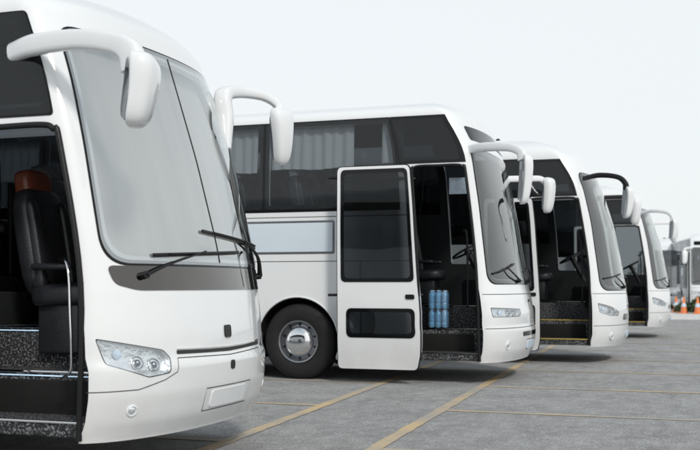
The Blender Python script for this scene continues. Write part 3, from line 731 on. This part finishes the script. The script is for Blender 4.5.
# ------------------------------------------------------------------ water packs in coach B doorway
def water_pack(loc):
    rt = bpy.data.objects.new('water_bottle_pack', None); rt.empty_display_size = 0.1; link(rt)
    bm = bmesh.new()
    bm_lathe(bm, [(0, 0), (.036, 0), (.042, .01), (.042, .06), (.038, .07), (.042, .08), (.042, .17), (.036, .20), (.018, .225), (.016, .23)], Matrix(), 14, 0)
    bm_lathe(bm, [(.016, .23), (.018, .232), (.018, .248), (0, .248)], Matrix(), 14, 1)
    b0 = finish(bm, 'bottle', ['water', 'panel'], rt, 40)
    k = 0
    for i in range(3):
        for j in range(2):
            b = b0 if k == 0 else b0.copy()
            if k: COL.objects.link(b)
            b.location = (i*0.088-0.088, j*0.088-0.044, 0); k += 1
    bm = bmesh.new(); bm_box(bm, (.278, .190, .246), (0, 0, .1245), (0, 0, 0), .04, 4)
    finish(bm, 'shrink_film', 'wrap', rt)
    rt.location = loc
    rt['label'] = 'blue shrink wrapped pack of water bottles on coach step'; rt['category'] = 'water bottles'; rt['group'] = 'water packs on the coach step'
bx, by = -2.40, 13.22+1.25
for k in range(2): water_pack((bx-1.13, by-0.68, 0.71+0.252*k))

# ------------------------------------------------------------------ ground & markings
def ground_mat(name, ca, cb, cracks=True):
    m, nt, out = new_mat(name)
    p = N(nt, 'ShaderNodeBsdfPrincipled'); nt.links.new(p.outputs[0], out.inputs[0])
    tc = N(nt, 'ShaderNodeTexCoord')
    def noise(sc, det=6, ro=0.6, sx=(1, 1, 1)):
        mp = N(nt, 'ShaderNodeMapping'); mp.inputs['Scale'].default_value = sx
        nt.links.new(tc.outputs['Object'], mp.inputs[0])
        n = N(nt, 'ShaderNodeTexNoise'); n.inputs['Scale'].default_value = sc; n.inputs['Detail'].default_value = det; n.inputs['Roughness'].default_value = ro
        nt.links.new(mp.outputs[0], n.inputs['Vector']); return n.outputs['Fac']
    def ramp(src, a, b):
        r = N(nt, 'ShaderNodeMapRange'); r.inputs[1].default_value = a; r.inputs[2].default_value = b
        nt.links.new(src, r.inputs[0]); return r.outputs[0]
    def mix(f, a, b, op='MIX'):
        x = N(nt, 'ShaderNodeMix', data_type='RGBA', blend_type=op)
        nt.links.new(f, x.inputs[0]) if not isinstance(f, float) else setattr(x.inputs[0], 'default_value', f)
        for i, q in ((6, a), (7, b)):
            if isinstance(q, tuple): x.inputs[i].default_value = (*q, 1)
            else: nt.links.new(q, x.inputs[i])
        return x.outputs[2]
    big = ramp(noise(0.22, 5), .35, .65)
    c = mix(big, ca, cb)
    med = ramp(noise(2.4, 12, .82, (1, .6, 1)), .42, .60)
    c = mix(med, c, tuple(v*0.76 for v in ca))
    med2 = ramp(noise(8, 12, .85, (1, .6, 1)), .50, .64)
    c = mix(med2, c, tuple(v*1.20 for v in cb))
    g = noise(45, 8, .95); gr = ramp(g, .40, .60)
    gm = mix(gr, (0.35, .35, .35), (1.65, 1.65, 1.65)); c = mix(0.95, c, gm, 'MULTIPLY')
    stain = ramp(noise(0.7, 4, .5, (1, .5, 1)), .66, .80)
    c = mix(stain, c, tuple(v*0.68 for v in ca))
    if cracks:
        mp = N(nt, 'ShaderNodeMapping'); nt.links.new(tc.outputs['Object'], mp.inputs[0])
        w = N(nt, 'ShaderNodeTexNoise'); w.inputs['Scale'].default_value = 1.2; w.inputs['Detail'].default_value = 6
        nt.links.new(mp.outputs[0], w.inputs['Vector'])
        av = N(nt, 'ShaderNodeVectorMath', operation='ADD'); sc = N(nt, 'ShaderNodeVectorMath', operation='SCALE'); sc.inputs['Scale'].default_value = 1.1
        nt.links.new(w.outputs['Color'], sc.inputs[0]); nt.links.new(mp.outputs[0], av.inputs[0]); nt.links.new(sc.outputs[0], av.inputs[1])
        vo = N(nt, 'ShaderNodeTexVoronoi', feature='DISTANCE_TO_EDGE'); vo.inputs['Scale'].default_value = 0.22
        nt.links.new(av.outputs[0], vo.inputs['Vector'])
        cr = N(nt, 'ShaderNodeMapRange'); cr.inputs[1].default_value = 0.0; cr.inputs[2].default_value = 0.003; cr.inputs[3].default_value = 0.4; cr.inputs[4].default_value = 0.0
        nt.links.new(vo.outputs['Distance'], cr.inputs[0])
        c = mix(cr.outputs[0], c, tuple(v*0.4 for v in ca))
    nt.links.new(c, p.inputs['Base Color']); p.inputs['Roughness'].default_value = 0.85; p.inputs['Specular IOR Level'].default_value = 0.3
    b = N(nt, 'ShaderNodeBump'); b.inputs['Strength'].default_value = 0.7; b.inputs['Distance'].default_value = 0.01
    nt.links.new(g, b.inputs['Height']); nt.links.new(b.outputs[0], p.inputs['Normal'])
    return m
M['asphalt'] = ground_mat('asphalt', (0.315, 0.314, 0.312), (0.365, 0.363, 0.360))
M['concrete'] = ground_mat('concrete', (0.62, 0.61, 0.59), (0.68, 0.67, 0.65), False)
def line_mat():
    m, nt, out = new_mat('worn_yellow_paint')
    p = N(nt, 'ShaderNodeBsdfPrincipled'); nt.links.new(p.outputs[0], out.inputs[0])
    tc = N(nt, 'ShaderNodeTexCoord')
    n = N(nt, 'ShaderNodeTexNoise'); n.inputs['Scale'].default_value = 26; n.inputs['Detail'].default_value = 10; n.inputs['Roughness'].default_value = .8
    n2 = N(nt, 'ShaderNodeTexNoise'); n2.inputs['Scale'].default_value = 0.9; n2.inputs['Detail'].default_value = 3
    for q in (n, n2): nt.links.new(tc.outputs['Object'], q.inputs['Vector'])
    ad = N(nt, 'ShaderNodeMath', operation='ADD'); nt.links.new(n.outputs['Fac'], ad.inputs[0]); nt.links.new(n2.outputs['Fac'], ad.inputs[1])
    r = N(nt, 'ShaderNodeMapRange'); r.inputs[1].default_value = .86; r.inputs[2].default_value = 1.12
    nt.links.new(ad.outputs[0], r.inputs[0])
    x = N(nt, 'ShaderNodeMix', data_type='RGBA'); x.inputs[6].default_value = (0.56, 0.42, 0.24, 1); x.inputs[7].default_value = (0.36, 0.335, 0.295, 1)
    nt.links.new(r.outputs[0], x.inputs[0]); nt.links.new(x.outputs[2], p.inputs['Base Color']); p.inputs['Roughness'].default_value = 0.75
    return m
M['line'] = line_mat()
bm = bmesh.new(); s = 3000
f = bm.faces.new([bm.verts.new(v) for v in ((-s, -s, 0), (s, -s, 0), (s, s, 0), (-s, s, 0))])
g = finish(bm, 'ground', 'asphalt', smooth=False); g['kind'] = 'structure'
def quad(name, mat, pts, z):
    bm = bmesh.new(); bm.faces.new([bm.verts.new((x, y, z)) for x, y in pts]); o = finish(bm, name, mat, smooth=False); o['kind'] = 'structure'; return o
def seg(x0, y0, x1, y1, w=0.12, z=0.004):
    p0 = Vector((x0, y0)); p1 = Vector((x1, y1)); L = (p1-p0).length; d = (p1-p0)/L; n = Vector((-d.y, d.x))
    k = max(2, int(L/0.12)); a = []; b = []
    for i in range(k+1):
        q = p0+d*(L*i/k); a.append(q+n*(w/2+random.gauss(0, .004))); b.append(q-n*(w/2+random.gauss(0, .004)))
    bm = bmesh.new()
    A_ = [bm.verts.new((p.x, p.y, z)) for p in a]; B_ = [bm.verts.new((p.x, p.y, z)) for p in b]
    for i in range(k): bm.faces.new((B_[i], B_[i+1], A_[i+1], A_[i]))
    o = finish(bm, 'parking_line', 'line', smooth=False); o['kind'] = 'structure'; return o
def hx1(y): return -3.75-0.062*(y-7.4)
def hx2(y): return -2.52-0.050*(y-7.85)
seg(hx1(1), 1, hx1(40), 40, z=0.006); seg(hx2(1), 1, hx2(40), 40, z=0.006)
y = 7.80-2.64*2
while y < 39:
    seg(hx2(y)+0.06, y, 2.6, y, 0.10, 0.004); seg(-8.8, y, hx1(y)-0.06, y, 0.10, 0.004); y += 2.64
quad('concrete_apron', 'concrete', [(-60, 40.5), (160, 40.5), (160, 71.8), (-60, 71.8)], 0.005)
def slab(name, mat, x0, x1, y0, y1, z0, z1):
    o = box(name, mat, None, x0, x1, y0, y1, z0, z1, 0.02); o['kind'] = 'structure'; return o
slab('pavement', 'concrete', -60, 160, 72, 110, -0.2, 0.13)
slab('kerb', 'concrete', -60, 160, 71.8, 71.99, -0.2, 0.15)

# ------------------------------------------------------------------ distant things
M['leaf'] = pm('leaf', (0.06, 0.09, 0.035), 0.6, var=0.5, vscale=3)
def shrub(x, y, h, w, z=.13, lab='small dark green shrub on the far pavement'):
    rt = bpy.data.objects.new('shrub', None); link(rt)
    bm = bmesh.new()
    for k in range(6):
        a = random.uniform(0, 6.28); bm_tube(bm, [(0, 0, 0), (.2*w*math.cos(a), .2*w*math.sin(a), h*.4), (.4*w*math.cos(a), .4*w*math.sin(a), h*.8)], [.03, .02, .008], 6, 3)
    finish(bm, 'stem', 'under', rt)
    bm = bmesh.new()
    for k in range(900):
        a = random.uniform(0, 6.28); r = w*.5*math.sqrt(random.random()); zz = h*(.15+.85*random.random()*(1-.6*(r/(w*.5))**2))
        c = Vector((r*math.cos(a), r*math.sin(a), zz)); u = Vector((random.gauss(0, 1), random.gauss(0, 1), random.gauss(0, 1))).normalized()*.09
        v = u.cross(Vector((random.gauss(0, 1), random.gauss(0, 1), random.gauss(0, 1)))).normalized()*.05
        bm.faces.new([bm.verts.new(c-u), bm.verts.new(c+v), bm.verts.new(c+u), bm.verts.new(c-v)])
    finish(bm, 'foliage', 'leaf', rt, smooth=False)
    rt.location = (x, y, z); rt['label'] = lab; rt['category'] = 'shrub'; rt['group'] = 'shrubs at the far edge of the yard'
for i in range(9): shrub(-9+i*1.9+random.uniform(-.5, .5), 78+random.uniform(-1, 1), random.uniform(1.4, 2.6), random.uniform(1.8, 2.8))
for i, (sx_, sy_, sh_) in enumerate([(-1.25, 50.4, .5), (-0.55, 50.0, .85), (0.35, 49.4, .6), (1.2, 49.2, .95)]):
    shrub(sx_, sy_, sh_, 1.1, 0.0, 'low green shrub beside the distant coach')
def cone(x, y):
    rt = bpy.data.objects.new('traffic_cone', None); link(rt)
    bm = bmesh.new(); bm_lathe(bm, [(.17, .03), (.15, .05), (.035, .72), (.02, .75), (0, .75)], Matrix(), 20); bm_box(bm, (.42, .42, .04), (0, 0, .02), (0, 0, 0), .01)
    finish(bm, 'cone_body', 'orange', rt)
    bm = bmesh.new(); bm_lathe(bm, [(.112, .30), (.083, .46)], Matrix(), 20); o = finish(bm, 'reflective_band', 'label', rt)
    rt.location = (x, y, 0.006); rt['label'] = 'orange traffic cone with white band on pale concrete'; rt['category'] = 'traffic cone'; rt['group'] = 'traffic cones by the coaches'
cone(-1.75, 51.5); cone(-1.35, 49.4); cone(-0.75, 48.8)

# ------------------------------------------------------------------ light, sky, camera
el, az = math.radians(38), math.radians(-50)
sd = Vector((math.cos(el)*math.cos(az), math.cos(el)*math.sin(az), math.sin(el)))
sun = bpy.data.lights.new('sun', 'SUN'); sun.energy = 2.0; sun.angle = math.radians(8); sun.color = (1, .96, .90)
so = bpy.data.objects.new('sun', sun); link(so); so.rotation_euler = sd.to_track_quat('Z', 'Y').to_euler()
w = bpy.data.worlds.new('World'); scn.world = w; w.use_nodes = True
nt = w.node_tree; bg = nt.nodes['Background']
sky = nt.nodes.new('ShaderNodeTexSky'); sky.sky_type = 'NISHITA'; sky.sun_disc = False
sky.sun_elevation = el; sky.sun_rotation = math.atan2(sd.x, sd.y); sky.dust_density = 4.0; sky.air_density = 1.0
tc = nt.nodes.new('ShaderNodeTexCoord'); sp = nt.nodes.new('ShaderNodeSeparateXYZ'); nt.links.new(tc.outputs['Generated'], sp.inputs[0])
cn = nt.nodes.new('ShaderNodeTexNoise'); cn.inputs['Scale'].default_value = 2.2; cn.inputs['Detail'].default_value = 5
nt.links.new(tc.outputs['Generated'], cn.inputs['Vector'])
mr = nt.nodes.new('ShaderNodeMapRange'); mr.inputs[1].default_value = 0.30; mr.inputs[2].default_value = 0.78; mr.interpolation_type = 'SMOOTHSTEP'
nt.links.new(sp.outputs['Z'], mr.inputs[0])
cm = nt.nodes.new('ShaderNodeMapRange'); cm.inputs[1].default_value = 0.35; cm.inputs[2].default_value = 0.62; cm.inputs[3].default_value = 0.5; cm.inputs[4].default_value = 1.0
nt.links.new(cn.outputs['Fac'], cm.inputs[0])
mu = nt.nodes.new('ShaderNodeMath'); mu.operation = 'MULTIPLY'; nt.links.new(mr.outputs[0], mu.inputs[0]); nt.links.new(cm.outputs[0], mu.inputs[1])
cl = nt.nodes.new('ShaderNodeMix'); cl.data_type = 'RGBA'; cl.inputs[6].default_value = (9.35, 9.75, 9.85, 1); cl.inputs[7].default_value = (4.6, 5.4, 6.1, 1)
nt.links.new(mu.outputs[0], cl.inputs[0])
mx = nt.nodes.new('ShaderNodeMix'); mx.data_type = 'RGBA'; mx.inputs[0].default_value = 0.88
nt.links.new(sky.outputs[0], mx.inputs[6]); nt.links.new(cl.outputs[2], mx.inputs[7]); nt.links.new(mx.outputs[2], bg.inputs[0]); bg.inputs[1].default_value = 0.103

cam = bpy.data.cameras.new('camera'); co = bpy.data.objects.new('camera', cam); link(co)
cam.sensor_width = 36; cam.lens = 54; cam.shift_y = 60/700; cam.clip_end = 8000
cam.dof.use_dof = True; cam.dof.focus_distance = 9.5; cam.dof.aperture_fstop = 2.6
co.location = (0, 0, 1.28); co.rotation_euler = (math.radians(90), 0, math.radians(19.2))
scn.camera = co
